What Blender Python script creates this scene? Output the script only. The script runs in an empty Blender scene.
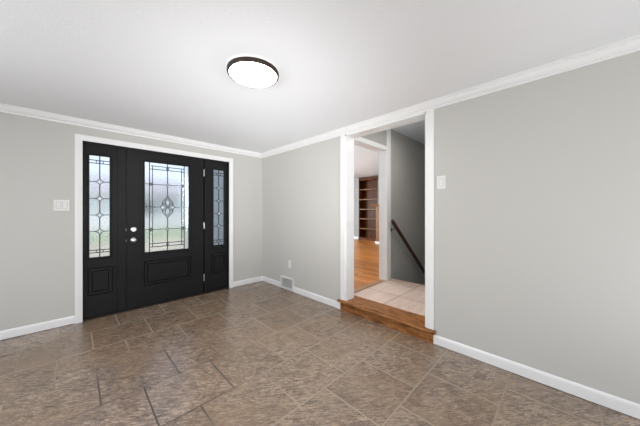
import bpy, bmesh, math, random
from mathutils import Vector, Matrix
random.seed(4)
S = bpy.context.scene
COL = S.collection

# ---------------------------------------------------------------- camera
CAM_H = 1.2354
cd = bpy.data.cameras.new('camera')
cam = bpy.data.objects.new('camera', cd); COL.objects.link(cam)
cam.location = (0, 0, CAM_H)
cam.rotation_euler = (math.radians(90), 0, -math.radians(44.952))
cd.sensor_width = 36.0
cd.lens = 245.92 / 640 * 36.0
cd.shift_y = -1.26 / 640
cd.clip_start = 0.02
S.camera = cam

# ---------------------------------------------------------------- view, world
S.view_settings.view_transform = 'Standard'
S.view_settings.look = 'None'
S.view_settings.gamma = 1.0
S.view_settings.use_curve_mapping = False
S.view_settings.exposure = 0.1

w = bpy.data.worlds.new('sky'); S.world = w; w.use_nodes = True
nt = w.node_tree; nt.nodes.clear()
out = nt.nodes.new('ShaderNodeOutputWorld'); bg = nt.nodes.new('ShaderNodeBackground')
tc = nt.nodes.new('ShaderNodeTexCoord'); sep = nt.nodes.new('ShaderNodeSeparateXYZ')
cr = nt.nodes.new('ShaderNodeValToRGB')
cr.color_ramp.elements[0].position = 0.0; cr.color_ramp.elements[0].color = (0.78, 0.87, 0.98, 1)
cr.color_ramp.elements[1].position = 0.45; cr.color_ramp.elements[1].color = (0.42, 0.62, 0.92, 1)
nt.links.new(tc.outputs['Generated'], sep.inputs[0]); nt.links.new(sep.outputs['Z'], cr.inputs[0])
nt.links.new(cr.outputs[0], bg.inputs[0]); nt.links.new(bg.outputs[0], out.inputs[0])
bg.inputs[1].default_value = 1.35

def area(name, loc, rot, sx, sy, power, col=(1, 1, 1), spread=180):
    l = bpy.data.lights.new(name, 'AREA'); l.shape = 'RECTANGLE'; l.size = sx; l.size_y = sy
    l.energy = power; l.color = col; l.spread = math.radians(spread)
    o = bpy.data.objects.new(name, l); COL.objects.link(o); o.location = loc; o.rotation_euler = rot
    return o
R90 = math.radians(90)
sun = bpy.data.lights.new('sun', 'SUN'); sun.energy = 3.2; sun.angle = 0.02; sun.color = (1.0, 0.95, 0.88)
so = bpy.data.objects.new('sun', sun); COL.objects.link(so)
so.rotation_euler = Vector((-0.18, 0.40, -1.0)).to_track_quat('-Z', 'Y').to_euler()
# area lights for daylight: presumed rear window, left one added to even the light
area('daylight_rear', (0.45, -1.86, 1.25), (math.radians(78), 0, 0), 2.3, 1.5, 30, (0.985, 0.99, 1.0))
area('fill_left', (-1.66, 1.7, 1.25), (math.radians(76), 0, -R90), 2.3, 1.5, 38, (0.985, 0.99, 1.0))
# upward area lights added out of view to brighten the ceiling
area('ceiling_fill_far', (-0.1, -0.1, 0.35), (math.radians(117), 0, -math.radians(33)), 0.7, 0.7, 12.5, (0.98, 0.99, 1.0), 62)
area('ceiling_fill_right', (1.9, -1.2, 0.35), (math.radians(140), 0, 0), 0.8, 0.8, 5, (0.98, 0.99, 1.0), 120)
# area lights added to brighten the far room and the hall over the landing
area('far_room_fill', (3.6, 7.9, 1.5), (math.radians(100), 0, math.pi), 2.4, 1.5, 460, (0.80, 0.92, 1.0))
area('hall_fill', (3.35, 1.2, 2.55), (0, 0, 0), 0.5, 0.5, 10, (1.0, 0.97, 0.94))

# ---------------------------------------------------------------- materials
def mat(name, col, rough=0.5, metal=0.0, spec=0.5):
    m = bpy.data.materials.new(name); m.use_nodes = True
    b = m.node_tree.nodes['Principled BSDF']
    b.inputs['Base Color'].default_value = (*col, 1)
    b.inputs['Roughness'].default_value = rough
    b.inputs['Metallic'].default_value = metal
    b.inputs['Specular IOR Level'].default_value = spec
    return m
def N(m, t, **kw):
    n = m.node_tree.nodes.new(t)
    for k, v in kw.items():
        if k in n.inputs: n.inputs[k].default_value = v
        else: setattr(n, k, v)
    return n
def LK(m, a, b): m.node_tree.links.new(a, b)
def BS(m): return m.node_tree.nodes['Principled BSDF']
def coords(m, scale=(1, 1, 1), loc=(0, 0, 0), rot=(0, 0, 0)):
    t = N(m, 'ShaderNodeTexCoord'); mp = N(m, 'ShaderNodeMapping')
    mp.inputs['Scale'].default_value = scale; mp.inputs['Location'].default_value = loc
    mp.inputs['Rotation'].default_value = rot
    LK(m, t.outputs['Object'], mp.inputs[0]); return mp.outputs[0]
def ramp(m, src, stops):
    r = N(m, 'ShaderNodeValToRGB'); e = r.color_ramp.elements
    while len(e) < len(stops): e.new(0.5)
    for i, (p, c) in enumerate(stops): e[i].position = p; e[i].color = (*c, 1)
    LK(m, src, r.inputs[0]); return r.outputs[0]
def mixc(m, fac, a, b, mode='MIX'):
    n = N(m, 'ShaderNodeMix'); n.data_type = 'RGBA'; n.blend_type = mode
    for s, v in ((0, fac), (6, a), (7, b)):
        if isinstance(v, (int, float)): n.inputs[s].default_value = v
        elif isinstance(v, tuple): n.inputs[s].default_value = (*v, 1)
        else: LK(m, v, n.inputs[s])
    return n.outputs[2]
def bump(m, h, strength, dist=0.01):
    b = N(m, 'ShaderNodeBump'); b.inputs['Strength'].default_value = strength
    b.inputs['Distance'].default_value = dist
    LK(m, h, b.inputs['Height']); LK(m, b.outputs[0], BS(m).inputs['Normal'])
def painted(name, col, rough, nscale=120, st=0.08):
    m = mat(name, col, rough)
    n = N(m, 'ShaderNodeTexNoise', Scale=nscale, Detail=3.0)
    LK(m, coords(m), n.inputs['Vector']); bump(m, n.outputs[0], st, 0.004)
    return m
M = {}
M['wall'] = painted('greige wall paint', (0.545, 0.535, 0.505), 0.75)
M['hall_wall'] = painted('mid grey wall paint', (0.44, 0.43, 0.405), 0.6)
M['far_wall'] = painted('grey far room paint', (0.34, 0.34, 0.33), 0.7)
M['ceiling'] = painted('white ceiling paint', (0.82, 0.83, 0.85), 0.9, 70, 0.35)
M['ceiling_cool'] = painted('cool white ceiling paint', (0.70, 0.75, 0.79), 0.9)
M['trim'] = mat('white gloss trim', (0.82, 0.82, 0.815), 0.35)
M['plate'] = mat('white plastic plate', (0.74, 0.74, 0.72), 0.3)
M['gap_shade'] = mat('grey gap shade around a rocker', (0.30, 0.30, 0.29), 0.6)  # grey box painting the shade of the gap around a rocker
M['dark_slot'] = mat('dark slot', (0.03, 0.03, 0.03), 0.6)
M['duct_shade_plate'] = mat('pale grey duct shade', (0.5, 0.5, 0.5), 0.5)
M['steel'] = mat('satin nickel', (0.75, 0.74, 0.72), 0.22, 1.0)
M['hinge'] = mat('hinge steel', (0.62, 0.62, 0.62), 0.35, 0.9)
M['bronze'] = mat('dark bronze', (0.030, 0.018, 0.012), 0.4, 0.4)
M['came'] = mat('lead came', (0.045, 0.045, 0.05), 0.45, 0.5)
M['jewel'] = mat('milky bevel jewel', (0.98, 0.98, 0.98), 0.25)
BS(M['jewel']).inputs['Transmission Weight'].default_value = 0.85

m = mat('black door paint', (0.0135, 0.0135, 0.0140), 0.36, 0.0, 0.15); M['black'] = m
n = N(m, 'ShaderNodeTexNoise', Scale=30.0, Detail=4.0); LK(m, coords(m, (6, 6, 0.5)), n.inputs['Vector']); bump(m, n.outputs[0], 0.25, 0.002)

def glass(name, rough, ripple, col=(0.97, 0.98, 0.99)):
    m = mat(name, col, rough); b = BS(m)
    b.inputs['Transmission Weight'].default_value = 1.0; b.inputs['IOR'].default_value = 1.45
    if ripple:
        n = N(m, 'ShaderNodeTexNoise', Scale=38.0, Detail=2.0); LK(m, coords(m, (1.6, 1, 1)), n.inputs['Vector']); bump(m, n.outputs[0], ripple, 0.01)
    return m
M['glass'] = glass('rippled privacy glass', 0.16, 0.10)
M['bevel'] = glass('clear bevelled glass', 0.03, 0.12)

# slate look floor tile, 18 inch running bond
m = mat('slate floor tile', (0.2, 0.16, 0.13), 0.4, 0.0, 1.0); M['slate'] = m
P = 0.4487
def brick(m, vec, c1, c2, mortar, msize=0.0052):
    b = N(m, 'ShaderNodeTexBrick'); b.offset = 0.5; b.offset_frequency = 2; b.squash = 1.0
    b.inputs['Scale'].default_value = 1.0; b.inputs['Brick Width'].default_value = P; b.inputs['Row Height'].default_value = P
    b.inputs['Mortar Size'].default_value = msize; b.inputs['Mortar Smooth'].default_value = 0.15
    b.inputs['Color1'].default_value = (*c1, 1); b.inputs['Color2'].default_value = (*c2, 1); b.inputs['Mortar'].default_value = (*mortar, 1)
    b.inputs['Bias'].default_value = 0.0
    LK(m, vec, b.inputs['Vector']); return b
FX = 0.121 + P * 0.5; FY = 2.096   # an odd/even joint of the photographed grid
vec = coords(m, loc=(-FX + 12 * P, -FY + 12 * P, 0))
br = brick(m, vec, (0, 0, 0), (1, 1, 1), (0.5, 0.5, 0.5))
tint = ramp(m, br.outputs['Color'], [(0.0, (0.262, 0.188, 0.135)), (0.5, (0.295, 0.218, 0.160)), (1.0, (0.335, 0.252, 0.188))])
# each tile has its own vein direction: shift the veins by the tile tint
wv = N(m, 'ShaderNodeVectorMath'); wv.operation = 'MULTIPLY_ADD'
LK(m, br.outputs['Color'], wv.inputs[0]); wv.inputs[1].default_value = (3.7, 5.1, 2.3)
LK(m, coords(m, (1, 1, 1), rot=(0, 0, 0.7)), wv.inputs[2])
n1 = N(m, 'ShaderNodeTexNoise', Scale=6.5, Detail=9.0, Roughness=0.75, Distortion=1.8); LK(m, wv.outputs[0], n1.inputs['Vector'])
st = N(m, 'ShaderNodeMapping'); st.inputs['Scale'].default_value = (0.8, 4.2, 1.0); LK(m, wv.outputs[0], st.inputs[0])
n2 = N(m, 'ShaderNodeTexNoise', Scale=17.0, Detail=10.0, Roughness=0.80, Distortion=1.2); LK(m, st.outputs[0], n2.inputs['Vector'])
n3 = N(m, 'ShaderNodeTexNoise', Scale=2.2, Detail=2.0); LK(m, coords(m), n3.inputs['Vector'])
c = mixc(m, 0.85, tint, ramp(m, n2.outputs[0], [(0.40, (0.20, 0.18, 0.16)), (0.47, (0.72, 0.71, 0.69)), (0.53, (1.0, 1.0, 1.0)), (0.62, (2.0, 2.0, 2.0))]), 'MULTIPLY')
c = mixc(m, 0.9, c, ramp(m, n1.outputs[0], [(0.38, (0.58, 0.55, 0.52)), (0.49, (1, 1, 1)), (0.66, (1.30, 1.27, 1.22))]), 'MULTIPLY')
# thin dark crevices of the cleft surface
vm = N(m, 'ShaderNodeMapping'); vm.inputs['Scale'].default_value = (1.0, 2.4, 1.0); LK(m, wv.outputs[0], vm.inputs[0])
nv = N(m, 'ShaderNodeTexNoise', Scale=8.0, Detail=6.0, Roughness=0.6, Distortion=1.8); LK(m, vm.outputs[0], nv.inputs['Vector'])
va = N(m, 'ShaderNodeMath'); va.operation = 'SUBTRACT'; va.inputs[1].default_value = 0.5; LK(m, nv.outputs[0], va.inputs[0])
vb = N(m, 'ShaderNodeMath'); vb.operation = 'ABSOLUTE'; LK(m, va.outputs[0], vb.inputs[0])
crev = ramp(m, vb.outputs[0], [(0.0, (0.36, 0.33, 0.30)), (0.009, (0.72, 0.70, 0.68)), (0.022, (1, 1, 1))])
c = mixc(m, 0.85, c, crev, 'MULTIPLY')
c = mixc(m, ramp(m, n3.outputs[0], [(0.42, (0, 0, 0)), (0.72, (0.6, 0.6, 0.6))]), c, (0.27, 0.175, 0.105), 'MIX')
# joints painted darker around one spot, for their contrast with the tile sheen
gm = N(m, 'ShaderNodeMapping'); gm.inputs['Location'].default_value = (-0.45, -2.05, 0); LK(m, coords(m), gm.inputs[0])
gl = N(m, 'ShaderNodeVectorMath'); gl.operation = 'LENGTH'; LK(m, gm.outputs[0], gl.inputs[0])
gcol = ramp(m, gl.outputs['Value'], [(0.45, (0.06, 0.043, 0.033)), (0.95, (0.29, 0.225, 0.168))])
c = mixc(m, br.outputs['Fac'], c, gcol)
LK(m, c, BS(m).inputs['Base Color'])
rr = N(m, 'ShaderNodeMapRange'); rr.inputs['To Min'].default_value = 0.13; rr.inputs['To Max'].default_value = 0.28
LK(m, n2.outputs[0], rr.inputs['Value'])
r2 = mixc(m, br.outputs['Fac'], rr.outputs[0], (0.9, 0.9, 0.9)); LK(m, r2, BS(m).inputs['Roughness'])
hh = N(m, 'ShaderNodeMath'); hh.operation = 'SUBTRACT'; LK(m, n2.outputs[0], hh.inputs[0]); LK(m, br.outputs['Fac'], hh.inputs[1])
bump(m, hh.outputs[0], 0.30, 0.005)

# pale landing tile, 18 inch grid
m = mat('pale landing tile', (0.6, 0.5, 0.44), 0.35); M['landing'] = m
b = N(m, 'ShaderNodeTexBrick'); b.offset = 0.0; b.squash = 1.0
for k, v in (('Scale', 1.0), ('Brick Width', 0.455), ('Row Height', 0.495), ('Mortar Size', 0.005), ('Mortar Smooth', 0.1)): b.inputs[k].default_value = v
b.inputs['Color1'].default_value = (0.68, 0.52, 0.435, 1); b.inputs['Color2'].default_value = (0.62, 0.475, 0.395, 1); b.inputs['Mortar'].default_value = (0.22, 0.16, 0.13, 1)
LK(m, coords(m, loc=(-3.0 + 10 * 0.455, -1.548 + 10 * 0.495, 0)), b.inputs['Vector'])
n = N(m, 'ShaderNodeTexNoise', Scale=5.0, Detail=6.0, Roughness=0.6); LK(m, coords(m, (1, 3, 1)), n.inputs['Vector'])
LK(m, mixc(m, 0.5, b.outputs['Color'], ramp(m, n.outputs[0], [(0.35, (0.8, 0.75, 0.72)), (0.65, (1.15, 1.12, 1.1))]), 'MULTIPLY'), BS(m).inputs['Base Color'])

def wood(name, dark, mid, light, scale, rough, vs=7.0, planks=None):
    m = mat(name, mid, rough)
    vec = coords(m, scale)
    n = N(m, 'ShaderNodeTexNoise', Scale=vs, Detail=6.0, Roughness=0.65, Distortion=0.6); LK(m, vec, n.inputs['Vector'])
    c = ramp(m, n.outputs[0], [(0.30, dark), (0.5, mid), (0.72, light)])
    if planks:
        b = N(m, 'ShaderNodeTexBrick'); b.offset = 0.37
        for k, v in (('Scale', 1.0), ('Brick Width', planks[1]), ('Row Height', planks[0]), ('Mortar Size', 0.0035), ('Mortar Smooth', 0.1)): b.inputs[k].default_value = v
        b.inputs['Color1'].default_value = (0.62, 0.55, 0.5, 1); b.inputs['Color2'].default_value = (1.25, 1.2, 1.15, 1); b.inputs['Mortar'].default_value = (0.25, 0.18, 0.12, 1)
        LK(m, coords(m, rot=(0, 0, R90)), b.inputs['Vector'])
        c = mixc(m, 0.9, c, b.outputs['Color'], 'MULTIPLY')
    LK(m, c, BS(m).inputs['Base Color']); bump(m, n.outputs[0], 0.1, 0.003)
    return m
M['step_wood'] = wood('hand scraped oak', (0.040, 0.013, 0.005), (0.27, 0.105, 0.032), (0.50, 0.235, 0.085), (9, 1.6, 9), 0.42, 4.0)
BS(M['step_wood']).inputs['Specular IOR Level'].default_value = 0.25
M['strip_wood'] = wood('threshold oak', (0.22, 0.11, 0.055), (0.42, 0.235, 0.125), (0.52, 0.32, 0.19), (1.5, 14, 14), 0.4, 4.0)
M['floor_wood'] = wood('orange oak planks', (0.32, 0.105, 0.022), (0.58, 0.215, 0.05), (0.72, 0.33, 0.09), (9, 1.0, 9), 0.33, 3.0, (0.083, 1.1))
M['case_wood'] = wood('reddish bookcase wood', (0.050, 0.012, 0.002), (0.10, 0.028, 0.005), (0.15, 0.050, 0.010), (6, 6, 1), 0.4, 3.0)
BS(M['case_wood']).inputs['Specular IOR Level'].default_value = 0.15
M['case_light'] = wood('honey wood', (0.14, 0.055, 0.015), (0.22, 0.095, 0.03), (0.32, 0.15, 0.055), (6, 6, 1), 0.4, 3.0)
BS(M['case_light']).inputs['Specular IOR Level'].default_value = 0.2
M['rail_wood'] = wood('dark handrail wood', (0.028, 0.008, 0.004), (0.06, 0.018, 0.010), (0.10, 0.035, 0.02), (1.5, 10, 10), 0.3, 4.0)
M['stair'] = mat('stair carpet', (0.10, 0.09, 0.08), 0.95)
M['stair_dark'] = M['hall_wall']

m = mat('lamp diffuser', (0.95, 0.95, 0.95), 0.4); M['lamp'] = m
BS(m).inputs['Emission Color'].default_value = (1, 0.97, 0.93, 1); BS(m).inputs['Emission Strength'].default_value = 48.0
def noisy(name, c1, c2, sc, rough=0.9):
    m = mat(name, c1, rough); n = N(m, 'ShaderNodeTexNoise', Scale=sc, Detail=5.0); LK(m, coords(m), n.inputs['Vector'])
    LK(m, ramp(m, n.outputs[0], [(0.35, c1), (0.65, c2)]), BS(m).inputs['Base Color']); return m
M['grass'] = noisy('lawn grass', (0.16, 0.21, 0.09), (0.24, 0.29, 0.14), 3.0)
M['walk'] = noisy('tan concrete walk', (0.36, 0.30, 0.22), (0.44, 0.37, 0.28), 2.0)
M['leaf'] = noisy('shrub leaves', (0.03, 0.07, 0.02), (0.10, 0.17, 0.05), 8.0)
M['siding'] = painted('lilac grey siding', (0.74, 0.70, 0.71), 0.8, 5)
M['roof'] = noisy('grey brown shingles', (0.32, 0.29, 0.30), (0.42, 0.38, 0.39), 4.0)
M['pane'] = mat('dark window pane', (0.05, 0.06, 0.08), 0.1)

# ---------------------------------------------------------------- helpers
class MB:
    def __init__(s): s.bm = bmesh.new()
    def box(s, a, b, bev=0.0):
        x0, y0, z0 = (min(a[i], b[i]) for i in range(3)); x1, y1, z1 = (max(a[i], b[i]) for i in range(3))
        r = bmesh.ops.create_cube(s.bm, size=1.0, matrix=Matrix.Translation(((x0 + x1) / 2, (y0 + y1) / 2, (z0 + z1) / 2)) @ Matrix.Diagonal((x1 - x0, y1 - y0, z1 - z0, 1)))
        if bev:
            es = {e for v in r['verts'] for e in v.link_edges}
            bmesh.ops.bevel(s.bm, geom=list(es), offset=bev, segments=2, affect='EDGES', profile=0.5)
        return s
    def loft(s, rings, closed=True, caps=True):
        R = [[s.bm.verts.new(p) for p in r] for r in rings]
        n = len(R[0])
        for a, b in zip(R, R[1:]):
            for i in range(n if closed else n - 1):
                j = (i + 1) % n
                try: s.bm.faces.new((a[i], a[j], b[j], b[i]))
                except ValueError: pass
        if caps:
            for r in (R[0], R[-1]):
                try: s.bm.faces.new(r)
                except ValueError: pass
        return s
    def tube(s, pts, r, seg=10, flat=1.0):
        pts = [Vector(p) for p in pts]; rings = []
        for i, p in enumerate(pts):
            d = (pts[min(i + 1, len(pts) - 1)] - pts[max(i - 1, 0)]).normalized()
            up = Vector((0, 0, 1)) if abs(d.z) < 0.95 else Vector((0, 1, 0))
            u = d.cross(up).normalized(); v = u.cross(d).normalized()
            rr = r[i] if isinstance(r, (list, tuple)) else r
            rings.append([p + u * rr * math.cos(t) + v * rr * flat * math.sin(t) for t in [2 * math.pi * k / seg for k in range(seg)]])
        return s.loft(rings)
    def lathe(s, prof, c, axis='z', seg=48):
        # prof: (radius, height) along the axis
        rings = []
        for r, h in prof:
            ring = []
            for k in range(seg):
                t = 2 * math.pi * k / seg; a, b = r * math.cos(t), r * math.sin(t)
                if axis == 'z': ring.append((c[0] + a, c[1] + b, c[2] + h))
                elif axis == 'y': ring.append((c[0] + a, c[1] + h, c[2] + b))
                else: ring.append((c[0] + h, c[1] + a, c[2] + b))
            rings.append(ring)
        return s.loft(rings)
    def poly(s, pts):
        s.bm.faces.new([s.bm.verts.new(p) for p in pts]); return s
    def build(s, name, m, parent=None, smooth=False, org=None):
        bmesh.ops.recalc_face_normals(s.bm, faces=s.bm.faces[:])
        me = bpy.data.meshes.new(name); s.bm.to_mesh(me); s.bm.free(); me.materials.append(m)
        if smooth:
            for p in me.polygons: p.use_smooth = True
            me.set_sharp_from_angle(angle=math.radians(40))
        o = bpy.data.objects.new(name, me); COL.objects.link(o)
        if parent:
            o.parent = parent; o.matrix_parent_inverse = Matrix.Translation(parent.location).inverted()
        return o
def tag(o, label=None, cat=None, group=None, kind=None):
    if label: o['label'] = label
    if cat: o['category'] = cat
    if group: o['group'] = group
    if kind: o['kind'] = kind
    return o
def empty(name, loc):
    o = bpy.data.objects.new(name, None); COL.objects.link(o); o.location = loc; o.empty_display_size = 0.1
    return o
def struct(o, label, cat): return tag(o, label, cat, kind='structure')

# ---------------------------------------------------------------- dimensions
XR, YB, ZC = 2.383, 3.845, 2.262          # right wall plane, door wall plane, ceiling height
XL, YF = -1.6, -1.8                       # walls behind the camera
O0, O1 = 0.941, 1.945                      # opening in the right wall (y range)
ZH = 2.1925                                 # head of that opening
STEP = 0.13
DX0, DX1, DZ = 0.06, 1.769, 2.04          # door unit opening
WT = 0.157
YP, YP2 = 2.04, 2.168                     # partition faces (hall / far room)
ZU = 2.60                                 # ceiling of the upper rooms
XE = 3.72                                 # edge of the landing

# ---------------------------------------------------------------- room shell
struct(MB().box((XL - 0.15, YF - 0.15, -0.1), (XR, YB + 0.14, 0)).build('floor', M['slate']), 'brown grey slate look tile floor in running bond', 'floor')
struct(MB().box((XL - 0.15, YF - 0.15, ZC), (XR, YB + 0.2, ZC + 0.1)).build('ceiling', M['ceiling']), 'white lightly textured ceiling above the tiled room', 'ceiling')
b = MB()
b.box((XL - 0.15, YB, 0), (DX0, YB + 0.16, ZC)); b.box((DX1, YB, 0), (XR, YB + 0.16, ZC)); b.box((DX0, YB, DZ), (DX1, YB + 0.16, ZC))
struct(b.build('wall_back', M['wall']), 'light greige wall around the black front door', 'wall')
b = MB()
b.box((XR, O1, 0), (XR + WT, YB + 0.16, ZC)); b.box((XR, YF - 0.15, 0), (XR + WT, O0, ZC)); b.box((XR, O0, ZH), (XR + WT, O1, ZU))
struct(b.build('wall_right', M['wall']), 'light greige wall with the opening up to the tiled landing', 'wall')
# upper part of that wall seen from the raised rooms
# wall behind the camera with a window, left wall with a window added for its light
def holed(axis, p, th, a0, a1, h0, h1, wz0=0.5, wz1=2.0):
    b = MB(); q = p - th
    def bb(u0, u1, z0, z1):
        if axis == 'y': b.box((u0, q, z0), (u1, p, z1))
        else: b.box((q, u0, z0), (p, u1, z1))
    bb(a0, h0, 0, ZC); bb(h1, a1, 0, ZC); bb(h0, h1, 0, wz0); bb(h0, h1, wz1, ZC); return b
struct(holed('y', YF, 0.15, XL - 0.15, XR, -0.7, 1.6).build('wall_front', M['wall']), 'greige wall behind the viewer with a wide window', 'wall')
struct(holed('x', XL, 0.15, YF, YB, 0.55, 2.85).build('wall_left', M['wall']), 'greige wall left of the viewer with an added wide window', 'wall')
def win_frame(axis, p, u0, u1, name, lab):
    b = MB(); q = p - 0.06
    def bb(a0, a1, z0, z1, e=0.0):
        if axis == 'y': b.box((a0, q - e, z0), (a1, p + e, z1))
        else: b.box((q - e, a0, z0), (p + e, a1, z1))
    for (a0, a1, z0, z1) in ((u0, u0 + .05, .5, 2), (u1 - .05, u1, .5, 2), (u0, u1, .5, .55), (u0, u1, 1.95, 2), ((u0 + u1) / 2 - .02, (u0 + u1) / 2 + .02, .55, 1.95)):
        bb(a0, a1, z0, z1)
    struct(b.build(name, M['trim']), lab, 'window')
win_frame('y', YF, -0.7, 1.6, 'window_3', 'white framed wide window behind the viewer')
win_frame('x', XL, 0.55, 2.85, 'added_window_left', 'white framed wide window added left of the viewer for its light')

# crown moulding: profile swept along each wall with mitred ends
CR = [(0, 2.1935), (0.012, 2.1935), (0.014, 2.203), (0.010, 2.207), (0.016, 2.211), (0.030, 2.220), (0.042, 2.234), (0.047, 2.246), (0.055, 2.247), (0.056, 2.253), (0.066, 2.254), (0.066, ZC), (0, ZC)]
BB = [(0, 0.005), (0.013, 0.005), (0.013, 0.070), (0.010, 0.080), (0.005, 0.086), (0, 0.088)]
def run(prof, wall, a0, a1, m0, m1, name, lab, cat, m='trim'):
    """wall: 'b','r','l','f'; a0..a1 along it; m0/m1 mitre factor at each end"""
    rings = []
    for a, mt in ((a0, m0), (a1, m1)):
        ring = []
        for p, z in prof:
            u = a + mt * p
            ring.append({'b': (u, YB - p, z), 'r': (XR - p, u, z), 'l': (XL + p, u, z), 'f': (u, YF + p, z)}[wall])
        rings.append(ring)
    return struct(MB().loft(rings).build(name, M[m]), lab, cat)
run(CR, 'b', XL, XR, 1, -1, 'trim_1', 'white crown moulding above the front door wall', 'crown moulding')
run(CR, 'r', YF, YB, 1, -1, 'trim_2', 'white crown moulding along the right wall above the opening', 'crown moulding')
run(CR, 'l', YF, YB, 1, -1, 'trim_3', 'white crown moulding on the wall left of the viewer', 'crown moulding')
run(CR, 'f', XL, XR, 1, -1, 'trim_4', 'white crown moulding on the wall behind the viewer', 'crown moulding')
run(BB, 'b', XL, 0.004, 1, 0, 'baseboard_back', 'white baseboard left of the front door', 'baseboard')
run(BB, 'b', 1.832, XR, 0, -1, 'baseboard_back_corner', 'short white baseboard between front door and corner', 'baseboard')
run(BB, 'r', 3.278, YB, 0, -1, 'baseboard_right_corner', 'short white baseboard between corner and floor register', 'baseboard')
run(BB, 'r', 2.011, 2.948, 0, 0, 'baseboard_right_middle', 'white baseboard between floor register and step', 'baseboard')
run(BB, 'r', YF, 0.876, 1, 0, 'baseboard_right', 'long white baseboard right of the step', 'baseboard')
run(BB, 'l', YF, YB, 1, -1, 'baseboard_left', 'white baseboard on the wall left of the viewer', 'baseboard')
run(BB, 'f', XL, XR, 1, -1, 'baseboard_front', 'white baseboard on the wall behind the viewer', 'baseboard')

# casing of the front door unit (mitred, stepped profile)
def casing_b(x0, x1, z1, w_=0.058):
    b = MB(); T = 0.018
    def ring(o, y): return [(x0 - o, y, 0), (x0 - o, y, z1 + o), (x1 + o, y, z1 + o), (x1 + o, y, 0)]
    prof = [(-0.004, YB), (-0.004, YB - 0.010), (0.012, YB - 0.013), (0.045, YB - T), (w_, YB - T), (w_, YB)]
    R = [ring(o, y) for o, y in prof]
    b.loft([[r[i] for r in R] for i in range(4)], closed=True, caps=True); return b
struct(casing_b(DX0, DX1, DZ).build('trim_5', M['trim']), 'white casing framing the black front door unit', 'door casing')

# ---------------------------------------------------------------- front door unit
YD = YB + 0.030          # face of the leaf and sidelights
def rect_rings(b, x0, x1, z0, z1, y, steps):
    """concentric rectangles: steps of (inset, depth) - last one filled"""
    rings = []
    for i, d in steps:
        rings.append([(x0 + i, y + d, z0 + i), (x1 - i, y + d, z0 + i), (x1 - i, y + d, z1 - i), (x0 + i, y + d, z1 - i)])
    V = [[b.bm.verts.new(p) for p in r] for r in rings]
    for a, c in zip(V, V[1:]):
        for k in range(4):
            j = (k + 1) % 4; b.bm.faces.new((a[k], a[j], c[j], c[k]))
    b.bm.faces.new(V[-1])
PANEL = [(0, 0), (0.001, 0.026), (0.009, 0.026), (0.010, 0.0), (0.036, 0.0), (0.037, 0.026), (0.045, 0.026), (0.046, 0.0)]
def leaf(x0, x1, z0, z1, g, p, y=YD, t=0.045):
    """a slab with a glass hole g and a moulded panel p, both (x0,x1,z0,z1)"""
    b = MB(); y1 = y + t
    b.box((x0, y, z0), (g[0], y1, z1)); b.box((g[1], y, z0), (x1, y1, z1))
    b.box((g[0], y, g[3]), (g[1], y1, z1))
    # below the glass: rows around the panel
    b.box((g[0], y, p[3]), (g[1], y1, g[2])); b.box((g[0], y, z0), (g[1], y1, p[2]))
    if p[0] > g[0]: b.box((g[0], y, p[2]), (p[0], y1, p[3]))
    if p[1] < g[1]: b.box((p[1], y, p[2]), (g[1], y1, p[3]))
    return b
def molding(b, g, y=YD, w_=0.022, h=0.010):
    x0, x1, z0, z1 = g
    prof = [(0, 0.02), (0, -0.004), (0.006, -h), (w_ - 0.006, -h), (w_, 0)]
    for r0, r1 in zip(prof, prof[1:]):
        for k in range(4):
            def cs(o, d): return [(x0 - o, y + d, z0 - o), (x1 + o, y + d, z0 - o), (x1 + o, y + d, z1 + o), (x0 - o, y + d, z1 + o)]
            a, c = cs(*r0), cs(*r1); j = (k + 1) % 4
            b.poly((a[k], a[j], c[j], c[k]))
YG = YD + 0.016
def bar(b, p, q, r=0.0035, y=None):
    """thin lead strip between two (x,z) points"""
    y = YG - 0.003 if y is None else y
    P_, Q_ = Vector((p[0], 0, p[1])), Vector((q[0], 0, q[1])); d = (Q_ - P_)
    if d.length < 1e-5: return
    d.normalize(); n_ = Vector((-d.z, 0, d.x)) * r; P_ = P_ - d * r * 0.4; Q_ = Q_ + d * r * 0.4
    a = [P_ + n_, P_ - n_, Q_ - n_, Q_ + n_]
    b.loft([[(v.x, y - 0.003, v.z) for v in a], [(v.x, y + 0.011, v.z) for v in a]])
def curve(b, pts, r=0.0035):
    for p, q in zip(pts, pts[1:]): bar(b, p, q, r)
def diamond(b, cx, cz, sx, sz, r=0.003):
    for a, c in (((0, 1), (1, 0)), ((1, 0), (0, -1)), ((0, -1), (-1, 0)), ((-1, 0), (0, 1))):
        pts = []
        for k in range(5):      # concave sides
            t = k / 4; px = a[0] * (1 - t) + c[0] * t; pz = a[1] * (1 - t) + c[1] * t
            f_ = 1 - 0.30 * math.sin(math.pi * t); pts.append((cx + px * sx * f_, cz + pz * sz * f_))
        curve(b, pts, r)
def jewel(b, cx, cz, sx, sz):
    pts = [(cx, YG - 0.005, cz + sz), (cx + sx, YG - 0.005, cz), (cx, YG - 0.005, cz - sz), (cx - sx, YG - 0.005, cz)]
    b.loft([[Vector(p) for p in pts], [Vector((cx + (p[0] - cx) * .5, YG - 0.009, cz + (p[2] - cz) * .5)) for p in pts]])

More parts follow.
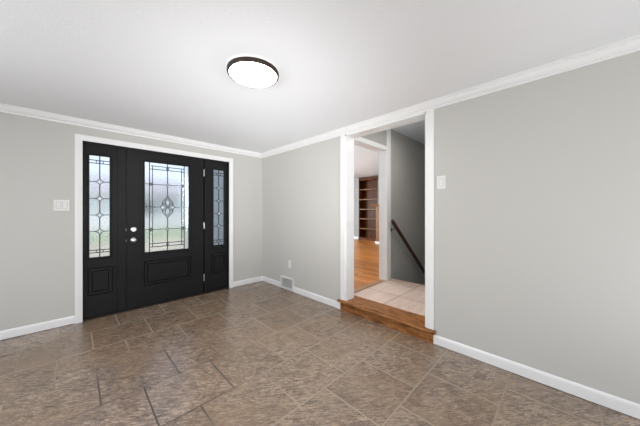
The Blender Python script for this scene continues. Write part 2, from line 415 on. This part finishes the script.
dr = struct(empty('door_1', ((0.455 + 1.376) / 2, YD, 0)), 'black front door with a tall leaded glass light', 'front door')
LX0, LX1 = 0.457, 1.380
G = (0.648, 1.180, 0.704, 1.892); PN = (0.636, 1.208, 0.270, 0.591)
b = MB(); y1 = YD + 0.045
b.box((LX0, YD, 0.012), (PN[0], y1, 2.030)); b.box((PN[1], YD, 0.012), (LX1, y1, 2.030))
b.box((PN[0], YD, 0.012), (PN[1], y1, PN[2])); b.box((PN[0], YD, PN[3]), (PN[1], y1, G[2]))
b.box((PN[0], YD, G[3]), (PN[1], y1, 2.030)); b.box((PN[0], YD, G[2]), (G[0], y1, G[3])); b.box((G[1], YD, G[2]), (PN[1], y1, G[3]))
b.box((PN[0], YD + 0.035, PN[2]), (PN[1], y1, PN[3]))
lf = b.build('door_leaf', M['black'], dr)
b = MB(); rect_rings(b, PN[0], PN[1], PN[2], PN[3], YD, PANEL); b.build('raised_panel', M['black'], lf)
b = MB(); molding(b, G); b.build('glass_surround', M['black'], lf)
b = MB(); b.box((G[0], YG, G[2]), (G[1], YG + 0.005, G[3])); pane = b.build('glass_pane', M['glass'], dr); tag(pane, 'rippled privacy glass')
b = MB()
for x0, x1, z0, z1 in ((.703, .733, .816, 1.801), (1.087, 1.117, .816, 1.801), (.703, 1.117, 1.807, 1.844), (.703, 1.117, .771, .806)):
    b.box((x0, YG - 0.006, z0), (x1, YG - 0.002, z1))
tag(b.build('bevelled_border', M['bevel'], pane), 'clear bevelled glass border')
b = MB()
for x in (0.701, 1.119): bar(b, (x, G[2]), (x, G[3]), .0045)
for x in (0.735, 1.085): bar(b, (x, .769), (x, 1.847), .0035)
for z in (1.846, 1.803, .811, .768): bar(b, (.701, z), (1.119, z), .0045)
CX = .910
for z in (1.601, .999):
    bar(b, (G[0], z), (CX - .025, z)); bar(b, (CX + .025, z), (G[1], z)); diamond(b, CX, z, .026, .034)
    for x in (.718, 1.102): diamond(b, x, z, .017, .026)
bar(b, (G[0], 1.299), (CX - .088, 1.299)); bar(b, (CX + .088, 1.299), (G[1], 1.299))
bar(b, (CX, 1.892), (CX, 1.635), .0045); bar(b, (CX, 1.567), (CX, 1.447), .0045); bar(b, (CX, 1.145), (CX, 1.033), .0045); bar(b, (CX, .965), (CX, G[2]), .0045)
for z in (1.825, .789): diamond(b, CX, z, .020, .024)
# centre flower: pointed tear drops up and down, side petals
def tear(cx, z0, z1, wd, pk):
    L_, R_ = [], []
    for k in range(11):
        t = k / 10; z = z0 + (z1 - z0) * t; ww = wd * math.sin(math.pi * min(1, t ** pk)) ** 0.8
        L_.append((cx - ww, z)); R_.append((cx + ww, z))
    return L_, R_
UP = [(0, .148), (.014, .128), (.034, .100), (.056, .076), (.064, .056), (.058, .036), (.088, 0)]
IN = [(0, .118), (.016, .094), (.028, .066), (.026, .036), (.010, .012)]
for sz in (-1, 1):
    for sx in (-1, 1):
        curve(b, [(CX + sx * u, 1.299 + sz * v) for u, v in UP], .0045)
        curve(b, [(CX + sx * u, 1.299 + sz * v) for u, v in IN], .0038)
        curve(b, [(CX + sx * u, 1.299 + sz * v) for u, v in ((.026, .036), (.044, .050), (.058, .036), (.040, .012), (.010, .012))], .0032)
diamond(b, CX, 1.299, .018, .012)
b.build('lead_came', M['came'], pane)
b = MB()
for z in (1.601, .999):
    jewel(b, CX, z, .018, .024)
    for x in (.718, 1.102): jewel(b, x, z, .012, .018)
for z in (1.825, .789): jewel(b, CX, z, .014, .017)
for s_ in (-1, 1):
    jewel(b, CX + s_ * .060, 1.299, .022, .022); jewel(b, CX, 1.299 + s_ * .065, .018, .034)
tag(b.build('glass_jewel', M['jewel'], pane), 'small milky glass jewels')
# hardware
def knob(parent, cx, cz, name, prof):
    return MB().lathe(prof, (cx, YD, cz), 'y', 32).build(name, M['steel'], parent, smooth=True)
tag(knob(dr, .530, 1.010, 'deadbolt', [(0.034, 0.0), (0.035, -0.006), (0.031, -0.013), (0.024, -0.015), (0.022, -0.017), (0.001, -0.018)]), 'satin nickel deadbolt')
db = MB(); db.box((.524, YD - .034, .990), (.536, YD - .016, 1.030), .004); db.build('thumb_turn', M['steel'], [o for o in dr.children if o.name == 'deadbolt'][0])
tag(knob(dr, .530, .877, 'door_knob', [(0.033, 0.0), (0.034, -0.005), (0.030, -0.010), (0.014, -0.013), (0.013, -0.028), (0.022, -0.034), (0.028, -0.044), (0.027, -0.055), (0.019, -0.063), (0.001, -0.065)]), 'round satin nickel knob')
for z in (.875, 1.010):
    tag(MB().box((.4545, YD - .001, z - .016), (.458, YD + .002, z + .016), .0005).build('latch_plate', M['hinge'], dr), 'small steel latch edge')
for z in (1.822, 1.027, .241):
    h_ = MB().tube([(1.3865, YD - .008, z - .052 + i * .026) for i in range(5)], .007, 12); h_.box((1.380, YD - .004, z - .05), (1.393, YD + .001, z + .05))
    tag(h_.build('hinge', M['hinge'], dr, smooth=True), 'steel hinge')
# frame of the unit: jambs, mullions, head, sill
b = MB()
b.box((DX0, YB + .024, 0), (DX0 + .023, YB + .13, DZ)); b.box((DX1 - .020, YB + .004, 0), (DX1, YB + .13, DZ)); b.box((DX0, YB + .018, 2.030), (DX1, YB + .13, DZ + .001))
for x0, x1 in ((.372, .455), (1.394, 1.468)):
    b.box((x0 + .001, YD - .006, 0), (x1 - .001, YB + .13, 2.034), .002)
for x0, x1 in ((.455, .470), (1.367, 1.395)): b.box((x0 - .01, YD + .046, 0), (x1, YB + .13, 2.034))
b.box((.455, YD + .046, 2.018), (1.395, YB + .13, 2.034))
b.build('door_frame', M['black'], dr)
b = MB(); b.box((DX0, YB - .004, -.001), (DX1, YB + .14, .012), .003); tag(b.build('sill', M['bronze'], dr), 'dark low door sill')

def sidelight(name, x0, x1, g, pn, hz, lab):
    e = struct(empty(name, ((x0 + x1) / 2, YD, 0)), lab, 'sidelight window')
    b = MB(); y = YD + .004; y1 = y + .04
    b.box((x0, y, .012), (pn[0], y1, 2.031)); b.box((pn[1], y, .012), (x1, y1, 2.031))
    b.box((pn[0], y, .012), (pn[1], y1, pn[2])); b.box((pn[0], y, pn[3]), (pn[1], y1, g[2])); b.box((pn[0], y, g[3]), (pn[1], y1, 2.031))
    b.box((pn[0], y, g[2]), (g[0], y1, g[3])); b.box((g[1], y, g[2]), (pn[1], y1, g[3])); b.box((pn[0], y + .032, pn[2]), (pn[1], y1, pn[3]))
    fr = b.build('frame', M['black'], e)
    b = MB(); rect_rings(b, *pn, y, PANEL); b.build('raised_panel', M['black'], fr)
    b = MB(); molding(b, g, y); b.build('glass_surround', M['black'], fr)
    pane = tag(MB().box((g[0], YG, g[2]), (g[1], YG + .005, g[3])).build('glass_pane', M['glass'], e), 'rippled privacy glass')
    cx = (g[0] + g[1]) / 2; b = MB(); j = MB(); nodes = hz[2:-2]
    for z in (hz[0], hz[1], hz[-2], hz[-1]): bar(b, (g[0], z), (g[1], z), .0042)
    prev = g[3]
    for z in nodes:
        bar(b, (cx, prev), (cx, z + .040), .005); prev = z - .040
        diamond(b, cx, z, .040, .042, .0035)
        bar(b, (g[0], z), (cx - .038, z)); bar(b, (cx + .038, z), (g[1], z))
    bar(b, (cx, prev), (cx, g[2]), .005)
    for za, zb in ((hz[0], hz[1]), (hz[-2], hz[-1])):
        zc = (za + zb) / 2
        for dx in (-.03, .03): bar(b, (cx + dx, za), (cx + dx, zb), .0035)
    b.build('lead_came', M['came'], pane)
    for z in nodes: jewel(j, cx, z, .022, .024)
    for zc in ((hz[0] + hz[1]) / 2, (hz[-2] + hz[-1]) / 2): jewel(j, cx, zc, .016, .016)
    tag(j.build('glass_jewel', M['jewel'], pane), 'small milky glass jewels')
sidelight('window_1', .082, .372, (.122, .300, .703, 1.893), (.105, .330, .264, .583), (1.838, 1.803, 1.589, 1.391, 1.197, 1.004, .787, .757), 'left black sidelight with leaded glass beside the front door')
sidelight('window_2', 1.469, 1.748, (1.531, 1.702, .712, 1.894), (1.500, 1.735, .264, .583), (1.844, 1.808, 1.61, 1.405, 1.208, 1.011, .790, .758), 'right black sidelight with leaded glass nearer the room corner')

# ---------------------------------------------------------------- opening in the right wall: jambs, casing, header
b = MB()
b.box((XR - .001, O1 - .018, STEP), (XR + WT, O1, ZH)); b.box((XR - .001, O0, STEP), (XR + WT, O0 + .018, ZH)); b.box((XR - .001, O0, ZH - .016), (XR + WT, O1, ZH + .001))
struct(b.build('trim_6', M['trim']), 'white jamb boards lining the opening to the landing', 'jamb')
def cas_r(y0, y1, z0, z1):
    b = MB(); b.box((XR - .016, y0, z0), (XR, y1, z1), .003); return b
struct(cas_r(O1 - .004, 2.011, STEP + .001, 2.1935).build('trim_7', M['trim']), 'left white casing of the opening standing on the step', 'casing')
struct(cas_r(.872, O0 + .002, STEP + .001, 2.1935).build('trim_8', M['trim']), 'right white casing of the opening standing on the step', 'casing')

# wooden step
st_ = tag(empty('wooden_step', (XR, 1.44, 0)), 'reddish brown oak step with rounded nosing below the wide opening', 'step')
prof = []
for k in range(9):
    t = math.pi / 2 + math.pi * k / 8; prof.append((XR - .034 + .014 * math.cos(t), STEP - .0145 + .0145 * math.sin(t)))
prof += [(2.622, STEP - .029), (2.622, STEP)]
prof = [(x, z) for x, z in prof]
b = MB(); ya, yb = .858, 2.040
# tread: nosing strip in front of the casings, board between the jambs
nose = prof[:9] + [(XR - .001, STEP - .029), (XR - .001, STEP)]
b.loft([[(x, ya, z) for x, z in nose], [(x, yb, z) for x, z in nose]])
b.box((XR - .001, O0 + .001, STEP - .029), (2.622, O1 - .001, STEP)); b.box((XR + WT, O1 - .001, STEP - .029), (2.622, YP, STEP))
b.build('tread', M['step_wood'], st_)
b = MB(); b.box((XR - .014, .876, 0), (XR - .001, 2.011, STEP - .028)); b.build('riser', M['step_wood'], st_)

# ---------------------------------------------------------------- landing and stair hall
struct(MB().box((2.6225, .86, 0), (XE, YP, STEP)).build('floor_landing', M['landing']), 'pale pinkish square tiles on the raised landing', 'floor')
tag(MB().box((2.60, YP, STEP - .02), (3.53, YP + .10, STEP + .006), .003).build('threshold_strip', M['strip_wood']), 'light oak threshold strip between landing tiles and plank floor', 'threshold')
struct(MB().box((2.54, YP + .098, 0), (8.6, 8.0, STEP)).build('floor_far_room', M['floor_wood']), 'orange oak plank floor of the far room', 'floor')
# partition with doorway: wall above the door, wall right of it down the stairs
b = MB()
b.box((XR + WT, YP, 2.225), (3.55, YP2, ZU)); b.box((3.55, YP, -2.4), (7.2, YP2, ZU))
b.box((XR + WT, YP, STEP), (2.60, YP2, ZU))
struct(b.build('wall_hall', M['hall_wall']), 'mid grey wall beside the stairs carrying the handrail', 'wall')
b = MB()
b.box((3.53, YP - .001, STEP), (3.551, YP2 + .001, 2.225)); b.box((2.60, YP - .001, 2.206), (3.55, YP2 + .001, 2.226)); b.box((2.599, YP - .001, STEP), (2.612, YP2 + .001, 2.21))
struct(b.build('trim_10', M['trim']), 'white jamb of the doorway to the far room', 'jamb')
b = MB()
b.box((3.536, YP - .016, STEP), (3.656, YP, ZU), .003)
b.box((2.56, YP - .016, 2.212), (3.537, YP, 2.280), .003)
struct(b.build('trim_11', M['trim']), 'white doorway casing with a post rising to the hall ceiling', 'casing')
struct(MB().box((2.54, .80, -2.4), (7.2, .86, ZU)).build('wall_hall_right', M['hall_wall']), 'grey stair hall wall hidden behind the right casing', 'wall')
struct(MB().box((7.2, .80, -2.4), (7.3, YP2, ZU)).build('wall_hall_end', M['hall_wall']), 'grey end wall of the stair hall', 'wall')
struct(MB().box((XR + .02, .80, ZU), (8.8, 8.1, ZU + .08)).build('ceiling_upper', M['ceiling_cool']), 'white ceiling over the hall and far room', 'ceiling')
b = MB()
for k in range(10):
    b.box((XE + .02 + k * .25, .86, -2.4), (XE + .27 + k * .25, YP, STEP - .19 * (k + 1)))
struct(b.build('stairs', M['stair']), 'dark stairs going down behind the landing', 'stairs')
struct(MB().box((XE, .86, STEP - .05), (XE + .02, YP, STEP + .001)).build('trim_12', M['strip_wood']), 'thin wooden edge of the landing above the stairs', 'landing edge')

# handrail
hr = tag(empty('handrail', (3.66, YP - .07, 1.06)), 'dark reddish brown wooden handrail sloping down the grey stair wall', 'handrail')
y = YP - .070
p0, p1 = Vector((3.60, y, 1.095)), Vector((6.2, y, 1.095 - 2.6 * .827))
d = (p1 - p0)
def railsec(p):
    nrm = Vector((-d.z, 0, d.x)).normalized(); s_ = Vector((0, 1, 0)); r = []
    for a, h in ((-.016, -.026), (.016, -.026), (.022, -.008), (.026, .006), (.020, .020), (.008, .027), (-.008, .027), (-.020, .020), (-.026, .006), (-.022, -.008)):
        r.append(p + s_ * a + nrm * h)
    return r
MB().loft([railsec(p0), railsec(p0 + d * .5), railsec(p1)]).build('rail', M['rail_wood'], hr, smooth=True)
for f_ in (.035, .62):
    p = p0 + d * f_
    b = MB().tube([(p.x, YP - .002, p.z - .085), (p.x, YP - .045, p.z - .075), (p.x, y + .01, p.z - .055), (p.x, y, p.z - .028)], .006, 10)
    b.lathe([(.001, -.008), (.026, -.008), (.028, 0)], (p.x, YP, p.z - .085), 'y', 20)
    tag(b.build('bracket', M['bronze'], hr, smooth=True), 'dark metal bracket')

# ---------------------------------------------------------------- far room
X8 = 8.02
BY0, BY1 = 4.98, 5.84          # bookcase niche (y range)
b = MB()
b.box((X8, YP2, STEP), (X8 + .1, BY0, ZU)); b.box((X8, BY1, STEP), (X8 + .1, 8.1, ZU)); b.box((X8 + .5, YP2, STEP), (X8 + .6, 8.1, ZU))
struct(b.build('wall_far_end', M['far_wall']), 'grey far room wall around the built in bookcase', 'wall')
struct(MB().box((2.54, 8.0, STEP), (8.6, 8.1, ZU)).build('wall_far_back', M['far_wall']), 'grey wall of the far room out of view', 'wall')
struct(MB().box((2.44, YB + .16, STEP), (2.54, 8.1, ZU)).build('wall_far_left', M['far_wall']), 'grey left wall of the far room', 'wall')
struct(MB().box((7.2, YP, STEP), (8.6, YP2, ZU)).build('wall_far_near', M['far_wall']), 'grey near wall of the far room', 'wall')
struct(MB().box((X8 - .013, BY1 + .03, STEP), (X8, 8.0, STEP + .12), .003).build('baseboard_far_room', M['trim']), 'small white baseboard left of the bookcase in the far room', 'baseboard')
bc = tag(empty('bookcase', (X8, (BY0 + BY1) / 2, STEP)), 'tall empty reddish wood bookcase built in at the far end', 'bookcase')
ZT = 2.555
b = MB()
b.box((X8 - .012, BY0, STEP), (X8 + .33, BY0 + .03, ZT)); b.box((X8 - .012, BY1 - .03, STEP), (X8 + .33, BY1, ZT)); b.box((X8 - .012, BY0, ZT - .09), (X8 + .33, BY1, ZT))
b.build('carcass', M['case_wood'], bc)
MB().box((X8 + .30, BY0 + .03, STEP), (X8 + .32, BY1 - .03, ZT - .09)).build('back_panel', M['case_wood'], bc)
MB().box((X8 - .008, BY0 + .03, STEP), (X8 + .02, BY1 - .03, STEP + .10)).build('plinth', M['case_wood'], bc)
for yy in (189.4, 199.4, 209.3, 218.9, 228.8):
    z = CAM_H - (yy - 211.74) * 9.55 / 245.92
    MB().box((X8 - .006, BY0 + .03, z - .018), (X8 + .30, BY1 - .03, z + .018), .003).build('shelf', M['case_light'], bc)
hb = tag(empty('low_wooden_divider', (7.5, 4.75, STEP)), 'waist high honey wood divider with an overhanging cap before the bookcase', 'divider')
MB().box((7.46, 4.35, STEP), (7.54, 4.705, 1.42), .004).build('panel', M['case_light'], hb)
MB().loft([[(7.40, 4.33, 1.49), (7.60, 4.33, 1.49), (7.60, 4.93, 1.49), (7.40, 4.93, 1.49)], [(7.44, 4.33, 1.42), (7.56, 4.33, 1.42), (7.56, 4.74, 1.42), (7.44, 4.74, 1.42)]]).build('cap', M['case_light'], hb)
tag(MB().box((7.445, 4.33, STEP), (7.46, 4.74, STEP + .07), .003).build('base_strip', M['trim'], hb), 'white base strip')

# ---------------------------------------------------------------- ceiling light
LC = (.925, 1.615, ZC)
cl = tag(empty('ceiling_light', LC), 'round flush ceiling light with dark bronze ring and glowing white diffuser', 'ceiling light')
tag(MB().lathe([(.191, 0), (.193, -.003), (.188, -.007), (.178, -.008)], LC, 'z', 64).build('ceiling_plate', M['trim'], cl, smooth=True), 'thin white backing plate')
MB().lathe([(.183, -.006), (.184, -.024), (.179, -.033), (.171, -.035), (.168, -.034), (.168, -.010)], LC, 'z', 64).build('ring', M['bronze'], cl, smooth=True)
MB().lathe([(.168, -.028), (.162, -.037), (.140, -.045), (.10, -.051), (.05, -.054), (.001, -.055)], LC, 'z', 64).build('diffuser', M['lamp'], cl, smooth=True)

# ---------------------------------------------------------------- switches, outlet, register
def rocker_b(cx, cz, e):
    b = MB(); b.box((cx - .017, YB - .0085, cz - .034), (cx + .017, YB - .006, cz + .034), .001)
    b.loft([[(cx - .014, YB - .0085, cz - .030), (cx + .014, YB - .0085, cz - .030), (cx + .014, YB - .0085, cz + .030), (cx - .014, YB - .0085, cz + .030)],
            [(cx - .014, YB - .009, cz - .030), (cx + .014, YB - .009, cz - .030), (cx + .014, YB - .013, cz + .030), (cx - .014, YB - .013, cz + .030)]])
    MB().box((cx - .019, YB - .0076, cz - .036), (cx + .019, YB - .0065, cz + .036)).build('rocker_gap_shade', M['gap_shade'], e)
    return b.build('rocker', M['plate'], e)
sw = tag(empty('light_switch', (-.097, YB, 1.305)), 'white double rocker switch plate left of the front door', 'light switch')
MB().box((-.157, YB - .007, 1.247), (-.037, YB, 1.363), .003).build('cover_plate', M['plate'], sw)
for dx in (-.024, .024): rocker_b(-.097 + dx, 1.305, sw)
for dx in (-.024, .024):
    for dz in (-.048, .048): MB().lathe([(.003, -.0065), (.003, -.008), (.001, -.008)], (-.097 + dx, YB, 1.305 + dz), 'y', 10).build('screw', M['hinge'], sw)
sw = tag(empty('light_switch', (XR, .810, 1.505)), 'white single rocker switch plate right of the landing opening', 'light switch')
MB().box((XR - .007, .772, 1.445), (XR, .848, 1.565), .003).build('cover_plate', M['plate'], sw)
b = MB(); b.box((XR - .0085, .793, 1.471), (XR - .006, .827, 1.539), .001)
b.loft([[(XR - .0085, .796, 1.475), (XR - .0085, .824, 1.475), (XR - .0085, .824, 1.535), (XR - .0085, .796, 1.535)], [(XR - .009, .796, 1.475), (XR - .009, .824, 1.475), (XR - .013, .824, 1.535), (XR - .013, .796, 1.535)]])
b.build('rocker', M['plate'], sw)
MB().box((XR - .0076, .791, 1.469), (XR - .0065, .829, 1.541)).build('rocker_gap_shade', M['gap_shade'], sw)
ol = tag(empty('wall_outlet', (XR, 3.055, .415)), 'white outlet plate low on the right wall above the register', 'outlet')
MB().box((XR - .007, 3.018, .357), (XR, 3.092, .472), .003).build('cover_plate', M['plate'], ol)
for z in (.394, .436):
    rc = MB().box((XR - .0095, 3.038, z - .015), (XR - .006, 3.072, z + .015), .002).build('receptacle', M['plate'], ol)
    b = MB()
    for dy in (-.007, .007): b.box((XR - .0100, 3.055 + dy - .0015, z - .006), (XR - .0092, 3.055 + dy + .0015, z + .006))
    b.build('slot', M['dark_slot'], rc)
rg = tag(empty('wall_register', (XR, 3.113, 0)), 'white louvred floor register set in the baseboard near the corner', 'register')
y0, y1, z0, z1 = 2.948, 3.278, .012, .205
b = MB()
b.box((XR - .020, y0, z0), (XR, y0 + .026, z1), .003); b.box((XR - .020, y1 - .026, z0), (XR, y1, z1), .003)
b.box((XR - .020, y0 + .02, z0), (XR, y1 - .02, z0 + .030), .003); b.box((XR - .020, y0 + .02, z1 - .026), (XR, y1 - .02, z1), .003)
b.build('frame', M['plate'], rg)
MB().box((XR - .003, y0 + .02, z0 + .02), (XR - .001, y1 - .02, z1 - .02)).build('duct_shade_plate', M['duct_shade_plate'], rg)  # plate behind the louvres, its grey standing for the shaded duct
for k in range(14):
    yy = y0 + .036 + k * (y1 - y0 - .072) / 13
    MB().loft([[(XR - .004, yy + .004, z0 + .028), (XR - .016, yy - .004, z0 + .028), (XR - .016, yy - .0075, z0 + .028), (XR - .004, yy + .001, z0 + .028)],
               [(XR - .004, yy + .004, z1 - .024), (XR - .016, yy - .004, z1 - .024), (XR - .016, yy - .0075, z1 - .024), (XR - .004, yy + .001, z1 - .024)]]).build('louvre', M['plate'], rg)

# ---------------------------------------------------------------- outside, seen blurred through the leaded glass
tag(MB().box((-30, YB + .161, -.35), (40, 60, -.16)).build('lawn', M['grass']), 'green front lawn seen through the door glass', 'lawn', kind='structure')
tag(MB().box((-6, YB + .165, -.16), (12, 14.6, -.13)).build('front_walk', M['walk']), 'tan concrete walk outside the front door', 'walkway', kind='structure')
hs = tag(empty('neighbour_house', (6, 26, -.16)), 'pale lilac grey house with a low roof across the lawn', 'house')
MB().box((-12, 24, -.16), (22, 30, 2.6)).build('wall', M['siding'], hs)
MB().loft([[(-12.6, 23.4, 2.6), (22.6, 23.4, 2.6), (22.6, 30.6, 2.6), (-12.6, 30.6, 2.6)], [(-9, 26.8, 4.3), (19, 26.8, 4.3), (19, 27.2, 4.3), (-9, 27.2, 4.3)]]).build('roof', M['roof'], hs)
for x in (-8, -3, 4, 9, 14):
    wf = MB().box((x - .8, 23.94, .9), (x + .8, 24, 2.1)).build('window', M['trim'], hs)
    MB().box((x - .7, 23.92, 1.0), (x + .7, 23.945, 2.0)).build('pane', M['pane'], wf)
